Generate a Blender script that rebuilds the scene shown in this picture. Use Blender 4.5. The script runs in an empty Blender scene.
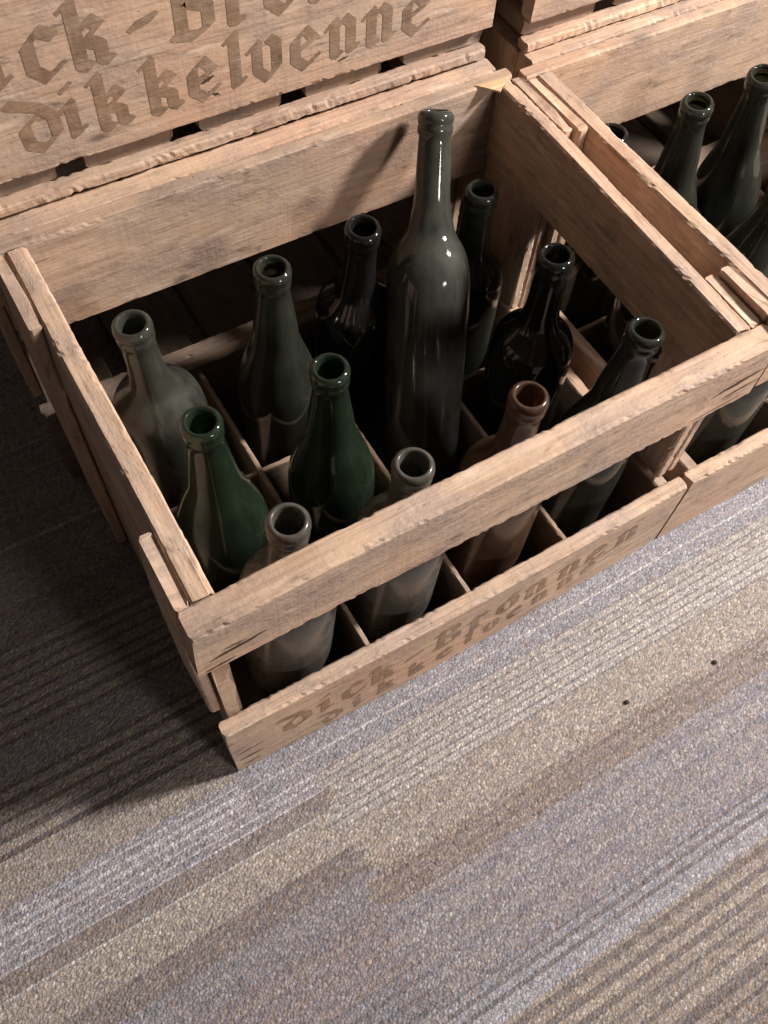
import bpy, bmesh, math, random
from mathutils import Vector, Matrix, noise

random.seed(7)
col = bpy.context.scene.collection

# ------------------------------------------------------------------ helpers
def s2l(c):
    return tuple(((v/255.0)/12.92 if v/255.0 <= .04045 else ((v/255.0+.055)/1.055)**2.4) for v in c)

def tag(o, label=None, cat=None, group=None, kind=None):
    if label: o['label'] = label
    if cat: o['category'] = cat
    if group: o['group'] = group
    if kind: o['kind'] = kind
    return o

def empty(name, loc):
    o = bpy.data.objects.new(name, None); col.objects.link(o)
    o.location = loc; o.empty_display_size = .05
    return o

def link_mesh(name, verts, faces, mat, parent=None, uvs=None, smooth=False):
    me = bpy.data.meshes.new(name)
    me.from_pydata([tuple(v) for v in verts], [], faces)
    if uvs is not None:
        ul = me.uv_layers.new(name='UVMap')
        for p in me.polygons:
            for li in p.loop_indices:
                ul.data[li].uv = uvs[me.loops[li].vertex_index]
    if smooth:
        for p in me.polygons: p.use_smooth = True
    me.materials.append(mat)
    me.update()
    o = bpy.data.objects.new(name, me); col.objects.link(o)
    if parent: o.parent = parent
    return o

# ------------------------------------------------------------------ materials
class NT:
    def __init__(s, name):
        s.m = bpy.data.materials.new(name); s.m.use_nodes = True
        s.t = s.m.node_tree; s.n = s.t.nodes; s.l = s.t.links
        s.n.clear(); s.out = s.n.new('ShaderNodeOutputMaterial')
    def add(s, typ, **kw):
        n = s.n.new(typ)
        for k, v in kw.items():
            if k.startswith('_'): setattr(n, k[1:], v)
        return n
    def inp(s, n, k, v):
        if hasattr(v, 'links') or isinstance(v, bpy.types.NodeSocket): s.l.new(v, n.inputs[k])
        else: n.inputs[k].default_value = v
    def math(s, op, a, b=0.0, c=0.0, clamp=False):
        n = s.n.new('ShaderNodeMath'); n.operation = op; n.use_clamp = clamp
        for i, v in enumerate((a, b, c)):
            s.inp(n, i, v)
        return n.outputs[0]
    def mix(s, f, a, b, blend='MIX'):
        n = s.n.new('ShaderNodeMix'); n.data_type = 'RGBA'; n.blend_type = blend
        s.inp(n, 0, f)
        for k, v in ((6, a), (7, b)):
            if isinstance(v, tuple): v = (v[0], v[1], v[2], 1)
            s.inp(n, k, v)
        return n.outputs[2]
    def ramp(s, f, stops):
        n = s.n.new('ShaderNodeValToRGB'); s.inp(n, 0, f)
        e = n.color_ramp.elements
        while len(e) < len(stops): e.new(0.5)
        for i, (p, c) in enumerate(stops):
            e[i].position = p
            e[i].color = (c, c, c, 1) if not isinstance(c, tuple) else (c[0], c[1], c[2], 1)
        return n.outputs[0]
    def noise(s, vec, scale, detail=4, rough=.55, dist=0.0):
        n = s.n.new('ShaderNodeTexNoise'); s.l.new(vec, n.inputs['Vector'])
        n.inputs['Scale'].default_value = scale; n.inputs['Detail'].default_value = detail
        n.inputs['Roughness'].default_value = rough; n.inputs['Distortion'].default_value = dist
        return n.outputs['Fac']
    def mapping(s, vec, scale=(1, 1, 1), loc=(0, 0, 0)):
        n = s.n.new('ShaderNodeMapping'); s.l.new(vec, n.inputs[0])
        n.inputs['Scale'].default_value = scale
        if isinstance(loc, tuple): n.inputs['Location'].default_value = loc
        else: s.l.new(loc, n.inputs['Location'])
        return n.outputs[0]
    def finish(s, shader): s.l.new(shader, s.out.inputs[0]); return s.m

def wood_material(name, ink=0.0):
    s = NT(name)
    uv = s.add('ShaderNodeTexCoord').outputs['UV']
    oi = s.add('ShaderNodeObjectInfo')
    tone = oi.outputs['Color']
    # UV: x = metres along the grain, y = metres across (with a per board offset already inside)
    g = s.mapping(uv, (6, 170, 1))
    grain = s.noise(g, 1.0, 5, .6, .35)
    g2 = s.mapping(uv, (16, 480, 1))
    fine = s.noise(g2, 1.0, 3, .6)
    patch = s.noise(s.mapping(uv, (14, 22, 1), (3.1, 1.7, 0)), 1.0, 4, .6, .4)
    patch2 = s.noise(s.mapping(uv, (5, 9, 1), (9.1, 4.7, 0)), 1.0, 3, .5)
    saw = s.noise(s.mapping(uv, (230, 10, 1), (1.3, 0, 0)), 1.0, 2, .5, .6)       # saw marks across the board
    speck = s.noise(s.mapping(uv, (260, 420, 1)), 1.0, 3, .6)
    base = s.ramp(grain, [(.22, s2l((168, 138, 114))), (.42, s2l((192, 162, 138))), (.62, s2l((204, 176, 152))), (.8, s2l((214, 190, 166)))])
    grey = s.ramp(patch, [(.42, 0.0), (.62, 1.0)])
    c = s.mix(s.math('MULTIPLY', grey, .7), base, s2l((164, 144, 134)))
    warm = s.ramp(patch2, [(.5, 0.0), (.68, 1.0)])
    c = s.mix(s.math('MULTIPLY', warm, .45), c, s2l((206, 160, 132)))
    d = s.ramp(fine, [(.3, .74), (.5, 1.0), (.75, 1.06)])
    c = s.mix(1.0, c, d, 'MULTIPLY')
    sp = s.ramp(speck, [(.27, .35), (.36, 1.0)])
    c = s.mix(.8, c, sp, 'MULTIPLY')
    sw = s.ramp(saw, [(.3, .84), (.5, 1.0)])
    c = s.mix(.35, c, sw, 'MULTIPLY')
    blot = s.ramp(s.noise(s.mapping(uv, (30, 75, 1), (7.7, 2.2, 0)), 1.0, 5, .65, .5), [(.30, .42), (.40, .85), (.5, 1.0)])
    c = s.mix(.85, c, blot, 'MULTIPLY')
    pale = s.ramp(s.noise(s.mapping(uv, (18, 90, 1), (2.7, 6.2, 0)), 1.0, 4, .6), [(.58, 0.0), (.7, .5)])
    c = s.mix(pale, c, s2l((224, 204, 184)))
    # dark knots / nail stains
    v = s.add('ShaderNodeTexVoronoi'); s.l.new(s.mapping(uv, (9, 22, 1), (.4, .2, 0)), v.inputs['Vector']); v.inputs['Scale'].default_value = 1.0
    kn = s.ramp(v.outputs['Distance'], [(.03, .25), (.10, 1.0)])
    c = s.mix(.75, c, kn, 'MULTIPLY')
    c = s.mix(1.0, c, tone, 'MULTIPLY')
    if ink > 0:
        wear = s.ramp(s.noise(s.mapping(uv, (60, 60, 1)), 1.0, 4, .6), [(.3, .55), (.68, 1.0)])
        c = s.mix(s.math('MULTIPLY', wear, ink), c, s.mix(1.0, s2l((98, 70, 44)), tone, 'MULTIPLY'))
    b = s.add('ShaderNodeBsdfPrincipled')
    s.l.new(c, b.inputs['Base Color']); b.inputs['Roughness'].default_value = .72
    b.inputs['Specular IOR Level'].default_value = .3
    h = s.math('ADD', s.math('MULTIPLY', grain, .5), s.math('ADD', s.math('MULTIPLY', fine, .35), s.math('MULTIPLY', saw, .25)))
    h = s.math('ADD', h, s.math('MULTIPLY', speck, .5))
    rg = s.noise(s.mapping(uv, (170, 260, 1), (5.5, 0, 0)), 1.0, 3, .65)
    h = s.math('ADD', h, s.math('MULTIPLY', s.math('MULTIPLY', rg, grey), 1.1))
    bp = s.add('ShaderNodeBump'); bp.inputs['Strength'].default_value = .55; bp.inputs['Distance'].default_value = .0012
    s.l.new(h, bp.inputs['Height']); s.l.new(bp.outputs[0], b.inputs['Normal'])
    return s.finish(b.outputs[0])

WOOD = wood_material('old_crate_wood')
INK = wood_material('faded_branding_on_wood', .72)

def glass_material(name, tint, dust_col, dust, rough=.02, trans=1.0):
    s = NT(name)
    oc = s.add('ShaderNodeTexCoord').outputs['Object']
    b = s.add('ShaderNodeBsdfPrincipled')
    b.inputs['Base Color'].default_value = (*tint, 1); b.inputs['Transmission Weight'].default_value = trans
    b.inputs['IOR'].default_value = 1.5
    n1 = s.noise(oc, 28, 5, .6, .3); n2 = s.noise(s.mapping(oc, (120, 120, 22)), 1.0, 4, .6)
    r = s.math('MULTIPLY_ADD', n1, .10, rough); s.l.new(r, b.inputs['Roughness'])
    dn = s.add('ShaderNodeBsdfPrincipled'); dn.inputs['Base Color'].default_value = (*dust_col, 1); dn.inputs['Roughness'].default_value = .6
    f = s.ramp(s.math('ADD', s.math('MULTIPLY', n1, .6), s.math('MULTIPLY', n2, .4)), [(.35, dust*.35), (.62, dust)])
    sp = s.ramp(s.noise(oc, 420, 2, .5), [(.70, 0.0), (.78, .55)])
    f = s.math('ADD', f, s.math('MULTIPLY', sp, .6), clamp=True)
    mx = s.add('ShaderNodeMixShader'); s.l.new(f, mx.inputs[0]); s.l.new(b.outputs[0], mx.inputs[1]); s.l.new(dn.outputs[0], mx.inputs[2])
    return s.finish(mx.outputs[0])

G = {
 'smoke':  glass_material('smoky_grey_green_glass', (.055, .065, .052), s2l((108, 110, 100)), .30),
 'olive':  glass_material('dark_olive_glass', (.045, .055, .032), s2l((96, 100, 88)), .22),
 'green':  glass_material('green_glass', (.024, .088, .032), s2l((58, 78, 58)), .28),
 'dark':   glass_material('near_black_green_glass', (.010, .013, .010), s2l((78, 78, 76)), .12),
 'amber':  glass_material('amber_brown_glass', (.22, .085, .03), s2l((112, 84, 66)), .45, .15),
 'dusty':  glass_material('dusty_grey_glass', (.08, .085, .07), s2l((118, 112, 104)), .55, .15),
}

# ------------------------------------------------------------------ boards
def board(name, parent, x, y, z, axis='x', tone=1.0, rough=1.0, seg=.0035, deform=None, warm=(1, 1, 1), chew=1.0):
    """A plank with worn, chewed arrises: x, y, z are (min, max) ranges, axis is the grain direction."""
    rng = {'x': x, 'y': y, 'z': z}
    a = axis; bc = [k for k in 'xyz' if k != a]
    L0, L1 = rng[a]; b0, b1 = rng[bc[0]]; c0, c1 = rng[bc[1]]
    ch = min(.0016, (b1-b0)*.22, (c1-c0)*.22)
    def side(n0, n1):
        g = .0022
        if n1-n0 < 3*g: return [n0, n1]
        a, b_ = n0+g, n1-g; n = max(1, int((b_-a)/.02))
        return [n0]+[a+(b_-a)*i/n for i in range(n+1)]+[n1]
    pts = []   # (b, c, isedge, dirb, dirc)
    for v in side(b0+ch, b1-ch): pts.append((v, c0, abs(v-(b0+ch)) < 1e-7 or abs(v-(b1-ch)) < 1e-7))
    for v in side(c0+ch, c1-ch): pts.append((b1, v, abs(v-(c0+ch)) < 1e-7 or abs(v-(c1-ch)) < 1e-7))
    for v in reversed(side(b0+ch, b1-ch)): pts.append((v, c1, abs(v-(b0+ch)) < 1e-7 or abs(v-(b1-ch)) < 1e-7))
    for v in reversed(side(c0+ch, c1-ch)): pts.append((b0, v, abs(v-(c0+ch)) < 1e-7 or abs(v-(c1-ch)) < 1e-7))
    bm_, cm_ = (b0+b1)/2, (c0+c1)/2
    n = max(2, int((L1-L0)/seg)); off = random.random()*50; voff = random.random()*20; uoff = random.random()*20
    verts = []; uvs = []; k = len(pts)
    per = [0]
    for i in range(k):
        p, q = pts[i], pts[(i+1) % k]; per.append(per[-1]+math.hypot(q[0]-p[0], q[1]-p[1]))
    for i in range(n+1):
        t = L0+(L1-L0)*i/n
        for j, (b, c, e) in enumerate(pts):
            bb, cc = b, c
            if e:
                q = .7*noise.noise(Vector((t*45+off, b*60, c*60+off)))+.9*noise.noise(Vector((t*210+off, b*150, c*150)))+.5*noise.noise(Vector((t*480+off, b*300, c*300)))
                m = max(0, q+.05)*.0009*rough*chew*(.35+1.3*max(0, noise.noise(Vector((t*14+off, 8.8, j*3.1)))+.35))
                bb += (1 if b < bm_ else -1)*m; cc += (1 if c < cm_ else -1)*m
            w = noise.noise(Vector((t*9+off, off, 3.3)))*.0005*rough
            w2 = noise.noise(Vector((t*7+off, off, 9.3)))*.0005*rough
            if name == 'front_board': w = w2 = 0.0      # planed flat, it carries the lettering
            bb += w if (b1-b0) < (c1-c0) else w2*.0; cc += w2 if (c1-c0) < (b1-b0) else 0
            tt = t
            if i in (0, n):
                tt += (1 if i == 0 else -1)*(max(0, noise.noise(Vector((b*130+off, c*130, i))))*.0025*rough + (ch*.7 if e else 0))
            d = {a: tt, bc[0]: bb, bc[1]: cc}
            v = Vector((d['x'], d['y'], d['z']))
            if deform: v = deform(v)
            verts.append(v); uvs.append((t+uoff, per[j]+voff))
    faces = []
    for i in range(n):
        for j in range(k):
            j2 = (j+1) % k
            faces.append((i*k+j, i*k+j2, (i+1)*k+j2, (i+1)*k+j))
    for i, rev in ((0, True), (n, False)):
        base = len(verts)
        for j in range(k):
            verts.append(verts[i*k+j].copy())
            uvs.append(((pts[j][0]-bm_)*1.0+uoff, (pts[j][1]-cm_)*.25+voff+5))
        f = tuple(base+j for j in range(k)); faces.append(f[::-1] if rev else f)
    o = link_mesh(name, verts, faces, WOOD, parent, uvs)
    bmm = bmesh.new(); bmm.from_mesh(o.data); bmesh.ops.recalc_face_normals(bmm, faces=bmm.faces); bmm.to_mesh(o.data); bmm.free()
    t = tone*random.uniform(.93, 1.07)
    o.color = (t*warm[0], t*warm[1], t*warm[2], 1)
    return o

# ------------------------------------------------------------------ blackletter branding
GL = {
 'D': (.90, [[(-.06, 1.30), (.26, 1.16), (.5, 1.06), (.74, .74), (.76, .3), (.44, 0), (.16, .16), (.12, .62), (.34, .80)]]),
 'i': (.46, [[(.05, .82), (.2, .95), (.2, .1), (.36, .2)], [(.16, 1.30), (.24, 1.36)]]),
 'c': (.70, [[(.60, .84), (.36, 1.0), (.12, .76), (.12, .24), (.34, 0), (.62, .2)]]),
 'k': (.84, [[(.06, 1.28), (.2, 1.38), (.2, .06), (.34, 0)], [(.26, .74), (.48, .95), (.64, .8), (.3, .52)], [(.40, .52), (.60, .4), (.60, .1), (.74, .04)]]),
 '-': (.62, [[(.05, .55), (.44, .66)]]),
 'B': (1.0, [[(.2, 1.36), (.2, .08)], [(.02, 1.22), (.3, 1.38), (.66, 1.25), (.66, .92), (.3, .74)], [(.36, .74), (.74, .58), (.74, .16), (.44, 0), (.06, .1)]]),
 'r': (.70, [[(.05, .84), (.2, .98), (.2, .08), (.34, .06)], [(.24, .76), (.44, 1.0), (.60, .86)]]),
 'o': (.76, [[(.35, 1), (.1, .76), (.1, .24), (.35, 0), (.6, .24), (.6, .76), (.35, 1)]]),
 'n': (.86, [[(.05, .84), (.2, .98), (.2, .08), (.32, .04)], [(.24, .78), (.46, 1.0), (.62, .84), (.62, .1), (.76, .14)]]),
 'e': (.72, [[(.16, .48), (.58, .70), (.36, 1), (.1, .76), (.1, .24), (.34, 0), (.62, .2)]]),
 'l': (.46, [[(.06, 1.30), (.2, 1.40), (.2, .1), (.36, .16)]]),
 'v': (.82, [[(0, .88), (.15, 1.0), (.15, .28), (.38, 0), (.62, .26), (.62, .92), (.48, 1.04)]]),
}
def hull(pts):
    pts = sorted(set(pts))
    def half(ps):
        h = []
        for p in ps:
            while len(h) >= 2 and (h[-1][0]-h[-2][0])*(p[1]-h[-2][1])-(h[-1][1]-h[-2][1])*(p[0]-h[-2][0]) <= 0: h.pop()
            h.append(p)
        return h
    a, b = half(pts), half(pts[::-1])
    return a[:-1]+b[:-1]

def lettering(name, parent, text, xs, bfun, xh, y, deform, tone):
    """xs: centre of each letter; base: function giving the baseline height at x."""
    sx = xh*1.16
    nib = []
    for (u, v) in ((-.13, -.045), (.13, -.045), (.13, .045), (-.13, .045)):
        ca, sa = math.cos(math.radians(38)), math.sin(math.radians(38)); nib.append((u*ca-v*sa, u*sa+v*ca))
    verts = []; faces = []; uvs = []; lay = 0
    for ch, xc in zip(text, xs):
        w, strokes = GL[ch]; cx = xc-w*sx*.46
        for st in strokes:
            for (p, q) in zip(st[:-1], st[1:]):
                ln = math.hypot(q[0]-p[0], q[1]-p[1]); m = max(1, int(ln/.25))
                for i in range(m):
                    a = (p[0]+(q[0]-p[0])*i/m, p[1]+(q[1]-p[1])*i/m); b = (p[0]+(q[0]-p[0])*(i+1)/m, p[1]+(q[1]-p[1])*(i+1)/m)
                    h = hull([(round(a[0]+u, 4), round(a[1]+v, 4)) for u, v in nib]+[(round(b[0]+u, 4), round(b[1]+v, 4)) for u, v in nib])
                    base = len(verts); lay = (lay+1) % 7
                    for (gx, gz) in h:
                        X = cx+gx*sx; Z = bfun(X)+gz*xh
                        v = Vector((X, y-.00025-lay*.00001, Z)); verts.append(deform(v) if deform else v)
                        uvs.append((X, Z))
                    faces.append(tuple(range(base, base+len(h))))
    o = link_mesh(name, verts, faces, INK, parent, uvs)
    o.color = (tone, tone, tone, 1)
    return o

# ------------------------------------------------------------------ the crate
s_ = NT('dark_split_in_wood'); b_ = s_.add('ShaderNodeBsdfPrincipled'); b_.inputs['Base Color'].default_value = (*s2l((70, 48, 34)), 1); b_.inputs['Roughness'].default_value = .9
SPLIT = s_.finish(b_.outputs[0])
def crack(parent, x, z, length, width, slope, y, deform):
    """A dark weathered split running with the grain on a front face."""
    up, dn = [], []; n = 14; o_ = random.random()*30
    for i in range(n+1):
        t = i/n; w = width*.5*math.sin(math.pi*t)**.7*(1+.7*noise.noise(Vector((t*9+o_, 0, 0))))
        cz = z+slope*length*t+.0012*noise.noise(Vector((t*5+o_, 4, 0))); X = x+length*t
        up.append((X, cz+w)); dn.append((X, cz-w*.8))
    vs_ = []
    for (X, Z) in dn+up[::-1]:
        v = Vector((X, y-.00018, Z)); vs_.append(deform(v) if deform else v)
    return link_mesh('split', vs_, [tuple(range(len(vs_)))], SPLIT, parent)

W, D, H = .46, .343, .307
PX = (.1335, .231, .3325); PY = (.112, .206)
def crate(loc, label, deform=None, tone=1.0, lifted=False, short_post=False, shade_toned=False, back=.78, splits=(), partitions=True, fb_h=.106, letters=None, name='wooden_bottle_crate'):
    r = empty(name, loc)
    tag(r, label, 'crate', 'old wooden bottle crates')
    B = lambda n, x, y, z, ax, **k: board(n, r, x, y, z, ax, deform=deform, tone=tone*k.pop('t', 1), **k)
    zb = .026 if lifted else .0
    fr = B('front_rail', (0, W), (0, .0205), (H-.0635, H), 'x', chew=1.4)
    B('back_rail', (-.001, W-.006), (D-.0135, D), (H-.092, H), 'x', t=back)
    fb = B('front_board', (0, W), (0, .014), (zb, zb+fb_h), 'x', chew=1.5, t=.5 if shade_toned else 1.0)  # rear floor crates: shade painted into the board tone
    B('back_board', (0, W), (D-.0135, D), (zb, .108), 'x', t=.45)  # tone lowered to paint in the shade inside the crate
    y0, y1 = .0209, D-.0138
    for sgn in (0, 1):
        X = (lambda a, b: (W-b, W-a)) if sgn else (lambda a, b: (a, b))
        B('end_rail', X(.0098, .0255 if not sgn else .0235), (y0, y1), (H-.074, H-.001), 'y', chew=1.3)
        B('end_board', X(.0098, .0225), (.0145, y1), (zb, .226 if (sgn == 0 and (shade_toned or not short_post)) else .100), 'y', t=.45 if shade_toned else .85)  # interior shade is in the tone, deepest on the rear floor crates
        for k, (a, b) in enumerate(((y0, .075), (.252, y1))):
            top = H-.0015
            z_lo = zb+fb_h+.001 if k == 0 else zb
            if short_post and sgn == 0 and k == 0: z_lo = H-.07
            B('corner_post', X(0, .0092), (a if k == 0 else a, b), (max(z_lo, 0), top), 'z')
            if not (sgn == 0 and (k == 0 or not short_post)):
                B('corner_batten', X(.0102, .0212), (a, b), (.1065 if k == 0 else .1015, H-.0745), 'z', rough=1.5)
    for q in splits:
        crack(fr if q[1] > .2 else fb, *q, 0, deform)
    if partitions:
        for px in PX:
            B('partition', (px-.0025, px+.0025), (.0145, D-.014), (.0185, .099), 'y', t=.66)  # darker tone stands in for shade between the bottles
        for py in PY:
            spans = [(.0235, W-.0235)]
            if py > .2 and deform: spans = [(.0235, .2283), (.3355, W-.0235)]     # the leaning bottle has pushed this piece out
            for sp in spans: B('partition', sp, (py-.0025, py+.0025), (.0185, .094), 'x', t=.66)  # same painted shade as the lengthwise partitions
    n = 5; pitch = W/n
    for i in range(n):
        a = i*pitch+(0 if i == 0 else .009); b = (i+1)*pitch-(0 if i == n-1 else .009)
        if lifted: B('bottom_slat', (a+.002, b-.002), (.010, D-.001), (.0095, .0255), 'y', t=.55, rough=1.3)
        else: B('bottom_slat', (max(a, .024), min(b, W-.024)), (.0145, D-.014), (.003, .018), 'y', t=.17)  # very dark tone: shade of the crate floor put into the colour
    if lifted:
        B('runner', (-.0, W-.004), (-.001, .0125), (0, .0092), 'x', rough=1.9)
        B('runner', (0, W-.004), (D-.03, D), (0, .0092), 'x', rough=2.2)
    if letters:
        for word, (xs, base, xh) in zip(('Dick-Bronnen', 'Dikkelvenne'), letters):
            lettering('lettering', fb, word, xs, (lambda X, b_=base: zb+b_(X)), xh, 0, deform, tone)
    return r

T_NEAR = (((.0594, .0866, .1121, .14, .1719, .2059, .2361, .2674, .2974, .3342, .3656, .4008), lambda X: .043+.028*X, .026),
          ((.0922, .117, .1447, .1759, .2055, .231, .2549, .281, .3081, .3375, .364), lambda X: .005+.065*X, .019))
T_UP = (((.030, .0618, .0922, .1234, .1638, .1982, .2316, .265, .298, .335, .368, .405), lambda X: .067, .032),
        ((.0771, .1016, .129, .1672, .199, .2253, .2503, .2819, .3142, .3466, .3799), lambda X: .0185, .029))
def warp_main(v):
    """The near crate is a little racked: the front rail sits low and the front board bows out a little."""
    fx, fy, fz = v.x/W, v.y/D, v.z/H
    up = -.0055*fz*max(0, 1-fy*1.3) - .002*min(1, fx*2.5)*max(0, 1-fy*1.5)*fz
    up -= .0075*max(0, fz)**7*max(0, 1-fx*5)*max(0, 1-fy*4)
    bow = -.004*math.sin(math.pi*min(1, max(0, fx)))*(1-fz)*max(0, 1-fy*3)
    return Vector((v.x-.0045*max(0, 1-fx*8)*fz*(1-max(0, fz)**8)+.001*fz*max(0, 1-fx*8)+.003*max(0, 1-fx*6)*(1-fz)*max(0, 1-fy*4), v.y+bow, v.z+up))

near_crate = crate((0, 0, 0), 'nearest wooden crate on the carpet, open at the front, holding the tall bottle that leans', warp_main, letters=T_NEAR, splits=((.008, .262, .040, .0045, .10), (.004, .248, .022, .0030, .12), (.018, .270, .016, .0022, -.1), (.408, .272, .052, .0050, .12), (.424, .262, .036, .0026, .10), (.395, .249, .055, .0016, .06), (.004, .030, .022, .0035, .08), (.003, .048, .026, .0028, .10), (.004, .014, .020, .0025, .05), (.37, .050, .030, .0020, .2), (.395, .030, .024, .0020, .25)))
cv = [(.4150, .3325), (.4460, .3290), (.4300, .3160)]
chip = link_mesh('fresh_chip', [(x, y, H-.0004) for x, y in cv]+[(x, y, H+.0012) for x, y in cv], [(2, 1, 0), (3, 4, 5), (0, 1, 4, 3), (1, 2, 5, 4), (2, 0, 3, 5)], WOOD, near_crate, [(x, y) for x, y in cv*2])
chip.color = (1.25, 1.15, .88, 1); chip['label'] = 'pale freshly split wood chip'
crate((.4628, 0, 0), 'wooden bottle crate at the right edge, side by side with the nearest crate', lambda v: Vector((v.x, v.y*(1-.022), v.z)), tone=.97, short_post=True)
crate((-.012, .3450, 0), 'wooden crate on the floor behind the nearest one, underneath the crate with big lettering', lambda v: Vector((v.x, v.y, v.z-(.0035*v.z/H*max(0, 1-v.y/.05)))), tone=.95, partitions=False, shade_toned=True)
crate((.478, .3370, 0), 'wooden crate on the floor behind the right crate, bottom of the right rear stack', None, tone=.93, partitions=False, shade_toned=True)
crate((-.012, .3600, .3078), 'upper crate of the left rear stack with large faded black-letter words on its front', None, tone=.86, lifted=True, partitions=False, fb_h=.135, letters=T_UP, splits=((.196, .056, .012, .0035, .3), (.199, .049, .012, .003, -.5), (.418, .072, .040, .004, .1), (.31, .04, .01, .002, .2)))
crate((.478, .3490, .3078), 'upper crate of the right rear stack, only its splintered lower edge in view', None, tone=.9, lifted=True, partitions=False, fb_h=.135)

# ------------------------------------------------------------------ bottles
def lathe(name, prof, mat, seg=48):
    verts = []; faces = []
    rings = []
    for (r, z) in prof:
        if r < 1e-6: rings.append([len(verts)]); verts.append(Vector((0, 0, z)))
        else:
            rings.append(list(range(len(verts), len(verts)+seg)))
            for i in range(seg):
                a = 2*math.pi*i/seg; verts.append(Vector((r*math.cos(a), r*math.sin(a), z)))
    for A, B_ in zip(rings[:-1], rings[1:]):
        for i in range(seg):
            j = (i+1) % seg
            if len(A) == 1: faces.append((A[0], B_[j], B_[i]))
            elif len(B_) == 1: faces.append((A[i], A[j], B_[0]))
            else: faces.append((A[i], A[j], B_[j], B_[i]))
    o = link_mesh(name, verts, faces, mat, None, smooth=True)
    return o

def smooth_prof(pts, n=6):
    out = []
    for i in range(len(pts)-1):
        p0 = pts[max(0, i-1)]; p1 = pts[i]; p2 = pts[i+1]; p3 = pts[min(len(pts)-1, i+2)]
        for k in range(n):
            t = k/n
            q = [.5*((2*p1[d])+(-p0[d]+p2[d])*t+(2*p0[d]-5*p1[d]+4*p2[d]-p3[d])*t*t+(-p0[d]+3*p1[d]-3*p2[d]+p3[d])*t**3) for d in (0, 1)]
            out.append(tuple(q))
    out.append(pts[-1]); return out

def bottle_profile(kind, h, R, rn=.0132):
    lip = [(rn, h-.019), (rn+.0012, h-.0165), (rn+.0014, h-.0125), (rn+.0006, h-.0105), (rn+.0012, h-.009), (rn+.0018, h-.006), (rn+.0014, h-.003), (rn-.0005, h-.0006), (rn-.0022, h)]
    if kind == 'round':      # high square shoulders
        body = [(R, .012), (R, h*.25), (R, h*.50), (R*.985, h*.575), (R*.90, h*.63), (R*.68, h*.672), (rn+.0055, h*.705), (rn+.0022, h*.75), (rn+.0008, h*.82), (rn, h*.9)]
    elif kind == 'slope':    # long sloping shoulders
        body = [(R, .012), (R, h*.2), (R*.995, h*.38), (R*.93, h*.48), (R*.74, h*.58), (R*.55, h*.67), (rn+.0045, h*.76), (rn+.0018, h*.84), (rn, h*.9)]
    else:                    # tall
        body = [(R*.93, .012), (R*.95, h*.25), (R*.99, h*.45), (R, h*.57), (R*.97, h*.635), (R*.82, h*.685), (R*.58, h*.725), (rn+.005, h*.76), (rn+.0022, h*.80), (rn+.0012, h*.87), (rn+.0003, h*.93)]
    outer = [(1e-9, .014), (R*.45, .011), (R*.72, .003), (R*.82, 0), (R*.93, .003)] + smooth_prof(body, 5) + lip
    wall = .0032
    inner = [(rn-.0030, h-.0008), (rn-.0035, h-.004), (rn-.0035, h*.88)]
    ib = smooth_prof([b for b in body[::-1]], 4)
    inner += [(max(rn-.0035, r-wall), z) for (r, z) in ib if z < h*.88 and z > .02]
    inner += [(R*.8, .013), (R*.5, .017), (1e-9, .019)]
    return outer+inner

def bottle(kind, mat, base, rim, R, label, group=None, cells=None):
    b = Vector(base); r = Vector(rim); d = r-b; h = d.length
    o = lathe('wine_bottle', bottle_profile(kind, h, R), G[mat])
    o.location = b
    o.rotation_mode = 'QUATERNION'; o.rotation_quaternion = Vector((0, 0, 1)).rotation_difference(d.normalized())
    tag(o, label, 'bottle', group)
    return o

Z0 = .0195
g1 = 'old wine bottles in the nearest crate'
bottle('round', 'dusty', (.082, .062, Z0), (.0890, .0500, .283), .0375, 'dusty grey bottle in the near left corner of the nearest crate', g1)
bottle('round', 'dusty', (.184, .062, Z0), (.1830, .0500, .279), .0370, 'dusty grey bottle behind the front rail, between the left corner bottle and the brown one', g1)
bottle('round', 'amber', (.283, .062, Z0), (.2850, .0595, .279), .0365, 'dusty bottle with a reddish brown neck behind the front rail', g1)
bottle('slope', 'olive', (.381, .066, Z0), (.3985, .0675, .279), .0365, 'dark green bottle leaning in the right front corner of the nearest crate', g1)
bottle('slope', 'green', (.080, .160, Z0), (.0745, .1490, .279), .0385, 'bright green sloping bottle next to the left end rail', g1)
bottle('slope', 'green', (.182, .159, Z0), (.1735, .1480, .279), .0375, 'deep green sloping bottle left of the tall leaning bottle', g1)
bottle('tall', 'smoke', (.274, .149, Z0), (.3615, .3105, .3165), .0372, 'tall dark olive bottle leaning back against the rear rail', g1)
bottle('round', 'dark', (.386, .160, Z0), (.3840, .1620, .279), .0370, 'near black bottle with a round glossy shoulder right of the tall bottle', g1)
bottle('round', 'smoke', (.080, .262, Z0), (.0680, .2530, .277), .0385, 'smoky grey round-shouldered bottle in the rear left corner', g1)
bottle('slope', 'olive', (.182, .264, Z0), (.1820, .2530, .279), .0375, 'dusky bottle against the rear, second from the left end', g1)
bottle('round', 'dark', (.272, .290, Z0), (.2680, .2630, .274), .0365, 'almost black bottle standing left behind the tall leaning bottle', g1)
bottle('round', 'olive', (.386, .268, Z0), (.3900, .2700, .258), .0350, 'short dark bottle with a shiny green shoulder in the rear right corner', g1)
g2 = 'old wine bottles in the right crate'
X2 = .4628
bottle('round', 'smoke', (X2+.078, .060, Z0), (X2+.080, .058, .280), .0370, 'grey bottle seen through the front gap of the right crate', g2)
bottle('round', 'dark', (X2+.076, .160, Z0), (X2+.052, .158, .270), .0370, 'dark bottle leaning behind the shared crate ends, seen under the end rail', g2)
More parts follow.
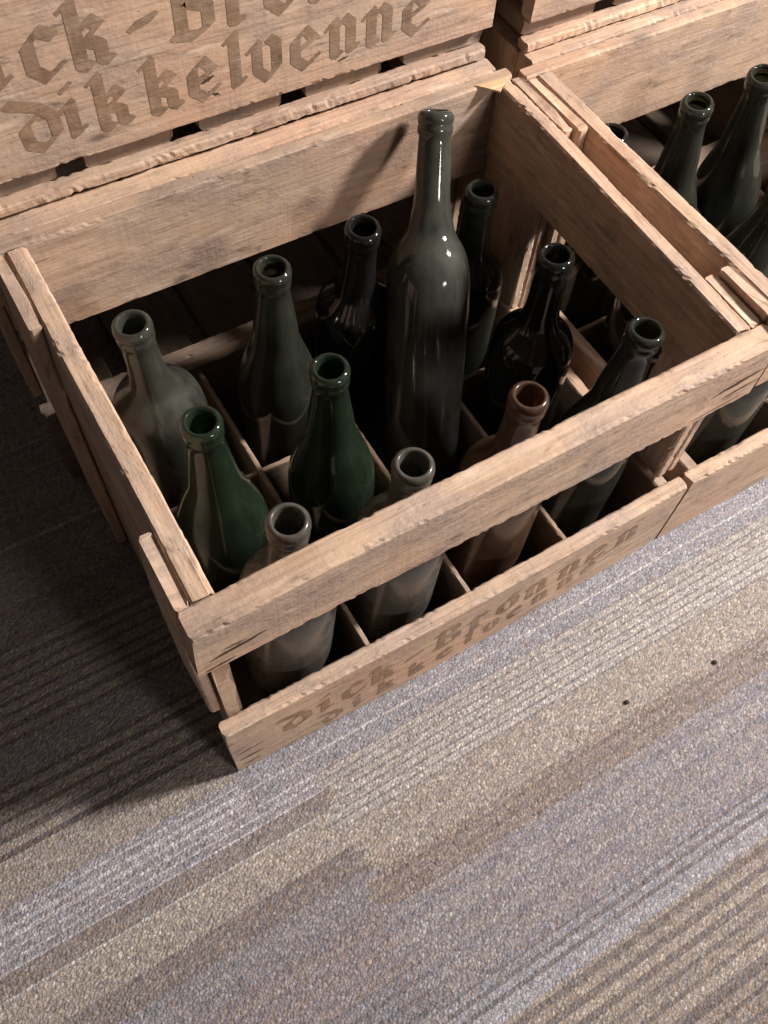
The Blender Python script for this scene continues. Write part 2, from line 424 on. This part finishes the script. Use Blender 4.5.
bottle('round', 'dark', (X2+.078, .266, Z0), (X2+.059, .2640, .272), .0370, 'dark bottle in the rear corner of the right crate, mouth just past the end rail', g2)
bottle('slope', 'olive', (X2+.182, .266, Z0), (X2+.147, .2550, .280), .0370, 'olive bottle with a bright lip, clearly visible in the right crate', g2)
bottle('slope', 'olive', (X2+.279, .266, Z0), (X2+.2240, .2540, .284), .0370, 'dark green bottle cut by the right edge of the photo', g2)
bottle('slope', 'olive', (X2+.182, .160, Z0), (X2+.205, .164, .279), .0370, 'dark bottle in the middle row of the right crate, left of another', g2)
bottle('slope', 'olive', (X2+.279, .160, Z0), (X2+.285, .160, .279), .0370, 'dark green bottle in the middle row, furthest right', g2)

# ------------------------------------------------------------------ carpet tile floor
def lerp(a, b, t): return tuple(a[i]+(b[i]-a[i])*t for i in range(3))
BLUE = (148, 148, 158); WHITE = (196, 192, 190); TAN = (172, 157, 143); BRN = (144, 130, 122); GREY = (150, 144, 146); CRM = (178, 170, 162)
DK = (116, 112, 116); DKB = (104, 95, 88); MAUVE = (142, 131, 136); LAV = (157, 153, 162); OLV = (120, 110, 94); TRIB = (156, 141, 126)
# (y from, y to, colour, rib colour, rib pitch, rib share)
RIGHT = [(.03, -.034, BLUE, None, 0, 0), (-.034, -.086, CRM, (140, 135, 133), .0072, .42), (-.086, -.128, TAN, None, 0, 0),
         (-.128, -.158, (152, 134, 122), (134, 116, 106), .010, .3), (-.158, -.236, GREY, (136, 132, 142), .021, .3), (-.236, -.256, BLUE, DK, .009, .4),
         (-.256, -.270, BLUE, None, 0, 0), (-.270, -.34, TRIB, (118, 108, 101), .0125, .35), (-.34, -.44, (140, 124, 110), DKB, .012, .35), (-.44, -.56, GREY, None, 0, 0),
         (-.56, -.62, TAN, DKB, .01, .3), (-.62, -1.4, BLUE, LAV, .02, .4)]
LEFT = [(-.004, -.050, LAV, (196, 192, 200), .0075, .33), (-.050, -.066, BRN, None, 0, 0), (-.066, -.100, TAN, None, 0, 0), (-.100, -.122, (136, 123, 118), None, 0, 0),
        (-.122, -.150, (140, 136, 142), None, 0, 0), (-.150, -.200, MAUVE, (150, 134, 130), .018, .3), (-.200, -.235, (132, 130, 140), DK, .011, .3), (-.235, -.4, GREY, None, 0, 0), (-.4, -1.4, TAN, BRN, .015, .4)]
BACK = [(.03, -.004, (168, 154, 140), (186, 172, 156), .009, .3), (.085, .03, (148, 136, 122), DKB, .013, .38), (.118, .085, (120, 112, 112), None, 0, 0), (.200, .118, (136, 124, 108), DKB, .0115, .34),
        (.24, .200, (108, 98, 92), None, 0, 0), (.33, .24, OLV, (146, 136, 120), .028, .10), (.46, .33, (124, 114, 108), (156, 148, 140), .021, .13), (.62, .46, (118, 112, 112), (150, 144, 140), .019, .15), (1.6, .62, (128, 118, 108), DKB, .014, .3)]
LINES = {-.018: WHITE, -.0665: WHITE, .405: (168, 160, 152), .3000: (160, 152, 138)}
def stripe(tbl, y):
    for (a, b, c, rc, p, sh) in tbl:
        if b <= y < a:
            k = noise.noise(Vector((y*60, 4.2, b)))*.10+noise.noise(Vector((y*240, 1.2, b)))*.05
            cc = tuple(v*(1+k) for v in c)
            if rc:
                ph = ((y-b)/p) % 1.0
                if ph < sh: cc = rc if tbl is not BACK else tuple(v*.86 for v in rc)
            return cc
    return None
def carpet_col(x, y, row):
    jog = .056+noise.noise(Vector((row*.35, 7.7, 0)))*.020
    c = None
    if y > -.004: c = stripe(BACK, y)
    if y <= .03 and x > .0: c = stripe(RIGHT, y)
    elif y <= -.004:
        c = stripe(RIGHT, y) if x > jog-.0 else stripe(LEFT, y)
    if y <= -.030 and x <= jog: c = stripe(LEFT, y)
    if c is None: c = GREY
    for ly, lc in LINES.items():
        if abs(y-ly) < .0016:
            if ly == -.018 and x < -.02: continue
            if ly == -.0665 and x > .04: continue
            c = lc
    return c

def build_floor():
    xs = [-1.6, -.6, -.3, -.1, 0, .0001] + [.030+.004*i for i in range(14)] + [.12, .3, .6, 1.0, 1.6, 2.6]
    step = .0018
    ys = []
    y = -1.3
    while y < .62: ys.append(y); y += step if y > -.46 else .012
    ys += [.62, .8, 1.2, 1.6]
    verts = [(x, y, 0) for y in ys for x in xs]; nx = len(xs)
    faces = []; cols = []
    for j in range(len(ys)-1):
        for i in range(nx-1):
            faces.append((j*nx+i, j*nx+i+1, (j+1)*nx+i+1, (j+1)*nx+i))
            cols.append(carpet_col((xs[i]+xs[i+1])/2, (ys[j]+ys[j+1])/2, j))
    me = bpy.data.meshes.new('floor'); me.from_pydata(verts, [], faces)
    ca = me.color_attributes.new('carpet', 'FLOAT_COLOR', 'CORNER')
    for p, c in zip(me.polygons, cols):
        gy = sum(c)/3; c = tuple(gy+(v-gy)*.68 for v in c); gm = 146; c = tuple(gm+(v-gm)*.85 for v in c)
        l = s2l(c)
        for li in p.loop_indices: ca.data[li].color = (*l, 1)
    s = NT('striped_loop_carpet')
    at = s.add('ShaderNodeAttribute'); at.attribute_name = 'carpet'
    oc = s.add('ShaderNodeTexCoord').outputs['Object']
    wob = s.mapping(s.mix(.004, oc, s.noise(oc, 300, 2)), (400, 520, 1))
    v = s.add('ShaderNodeTexVoronoi'); s.l.new(wob, v.inputs['Vector']); v.inputs['Scale'].default_value = 1.0; v.inputs['Randomness'].default_value = .9
    sep = s.add('ShaderNodeSeparateColor'); s.l.new(v.outputs['Color'], sep.inputs[0])
    cell = sep.outputs[0]
    m = s.ramp(cell, [(.0, .55), (.4, .9), (.8, 1.12), (1.0, 1.6)])
    gap = s.ramp(v.outputs['Distance'], [(.4, 1.0), (.9, .6)])
    n = s.noise(oc, 900, 2, .6)
    c = s.mix(.85, at.outputs['Color'], m, 'MULTIPLY')
    c = s.mix(.8, c, gap, 'MULTIPLY')
    hue = s.mix(s.math('MULTIPLY', sep.outputs[1], .30), c, s.mix(sep.outputs[2], s2l((112, 112, 150)), s2l((176, 134, 100))))
    b = s.add('ShaderNodeBsdfPrincipled'); s.l.new(hue, b.inputs['Base Color']); b.inputs['Roughness'].default_value = .9
    b.inputs['Specular IOR Level'].default_value = .15
    h = s.math('SUBTRACT', s.math('ADD', s.math('MULTIPLY', cell, .4), s.math('MULTIPLY', n, .5)), v.outputs['Distance'])
    bp = s.add('ShaderNodeBump'); bp.inputs['Strength'].default_value = .8; bp.inputs['Distance'].default_value = .0016
    s.l.new(h, bp.inputs['Height']); s.l.new(bp.outputs[0], b.inputs['Normal'])
    me.materials.append(s.finish(b.outputs[0]))
    o = bpy.data.objects.new('floor', me); col.objects.link(o); tag(o, kind='structure')
build_floor()

# plain wall a little way behind the stacks (hidden in this view)
s = NT('plain_wall_paint'); b = s.add('ShaderNodeBsdfPrincipled'); oc = s.add('ShaderNodeTexCoord').outputs['Object']
cw = s.mix(s.noise(oc, 6, 4), s2l((140, 130, 120)), s2l((150, 141, 131))); s.l.new(cw, b.inputs['Base Color']); b.inputs['Roughness'].default_value = .9
wm = s.finish(b.outputs[0])
wv = [(-1.6, 1.2, 0), (2.6, 1.2, 0), (2.6, 1.3, 0), (-1.6, 1.3, 0), (-1.6, 1.2, 2.6), (2.6, 1.2, 2.6), (2.6, 1.3, 2.6), (-1.6, 1.3, 2.6)]
w = link_mesh('wall_back', wv, [(0, 1, 5, 4), (1, 2, 6, 5), (2, 3, 7, 6), (3, 0, 4, 7), (4, 5, 6, 7), (3, 2, 1, 0)], wm); tag(w, kind='structure')

# small dark crumbs on the carpet
s = NT('dark_crumb'); b = s.add('ShaderNodeBsdfPrincipled'); b.inputs['Base Color'].default_value = (.02, .016, .012, 1); b.inputs['Roughness'].default_value = .9
cm = s.finish(b.outputs[0])
for (x, y, lab) in ((.331, -.118, 'tiny dark crumb on the tan carpet band, left one'), (.427, -.129, 'tiny dark crumb on the tan carpet band, right one')):
    bm = bmesh.new(); bmesh.ops.create_icosphere(bm, subdivisions=2, radius=.0022)
    for v in bm.verts: v.co *= 1+.35*noise.noise(v.co*900+Vector((x*50, 0, 0))); v.co.z = v.co.z*.55+.0012
    me = bpy.data.meshes.new('crumb'); bm.to_mesh(me); bm.free(); me.materials.append(cm)
    o = bpy.data.objects.new('crumb', me); col.objects.link(o); o.location = (x, y, 0); tag(o, lab, 'crumb', 'crumbs on the carpet')

# ------------------------------------------------------------------ light
def area(name, loc, target, size, power, color):
    l = bpy.data.lights.new(name, 'AREA'); l.shape = 'DISK'; l.size = size; l.energy = power; l.color = color
    o = bpy.data.objects.new(name, l); col.objects.link(o); o.location = loc
    o.rotation_euler = (Vector(target)-Vector(loc)).to_track_quat('-Z', 'Y').to_euler()
    return o
area('ceiling_or_fill_lamp', (1.62, -.34, 1.42), (.2, .1, .1), .26, 60, (1.0, .94, .88))
area('ceiling_or_fill_lamp', (.9, -2.3, 1.15), (.2, .0, .1), .5, 19, (1.0, .92, .86))  # added low fill for the front faces, no lamp known there
wd = bpy.data.worlds.new('room'); bpy.context.scene.world = wd; wd.use_nodes = True
bg = wd.node_tree.nodes['Background']; bg.inputs[0].default_value = (1.0, .88, .80, 1); bg.inputs[1].default_value = .046

# ------------------------------------------------------------------ camera
cd = bpy.data.cameras.new('camera'); cam = bpy.data.objects.new('camera', cd); col.objects.link(cam)
f_px, pitch, yaw, roll = 912.28, 1.0433, .6244, .1009
fw = Vector((math.sin(yaw)*math.cos(pitch), math.cos(yaw)*math.cos(pitch), -math.sin(pitch)))
rt = Vector((math.cos(yaw), -math.sin(yaw), 0)); up = rt.cross(fw)
r2 = rt*math.cos(roll)+up*math.sin(roll); u2 = -rt*math.sin(roll)+up*math.cos(roll)
M = Matrix((r2, u2, -fw)).transposed().to_4x4(); M.translation = Vector((-.0265, -.2124, .7866))
cam.matrix_world = M
cd.sensor_fit = 'VERTICAL'; cd.sensor_height = 24; cd.lens = f_px/1024*24; cd.clip_start = .02
bpy.context.scene.camera = cam
vs = bpy.context.scene.view_settings
vs.view_transform = 'Standard'; vs.look = 'None'; vs.gamma = 1; vs.use_curve_mapping = False; vs.exposure = 0.36
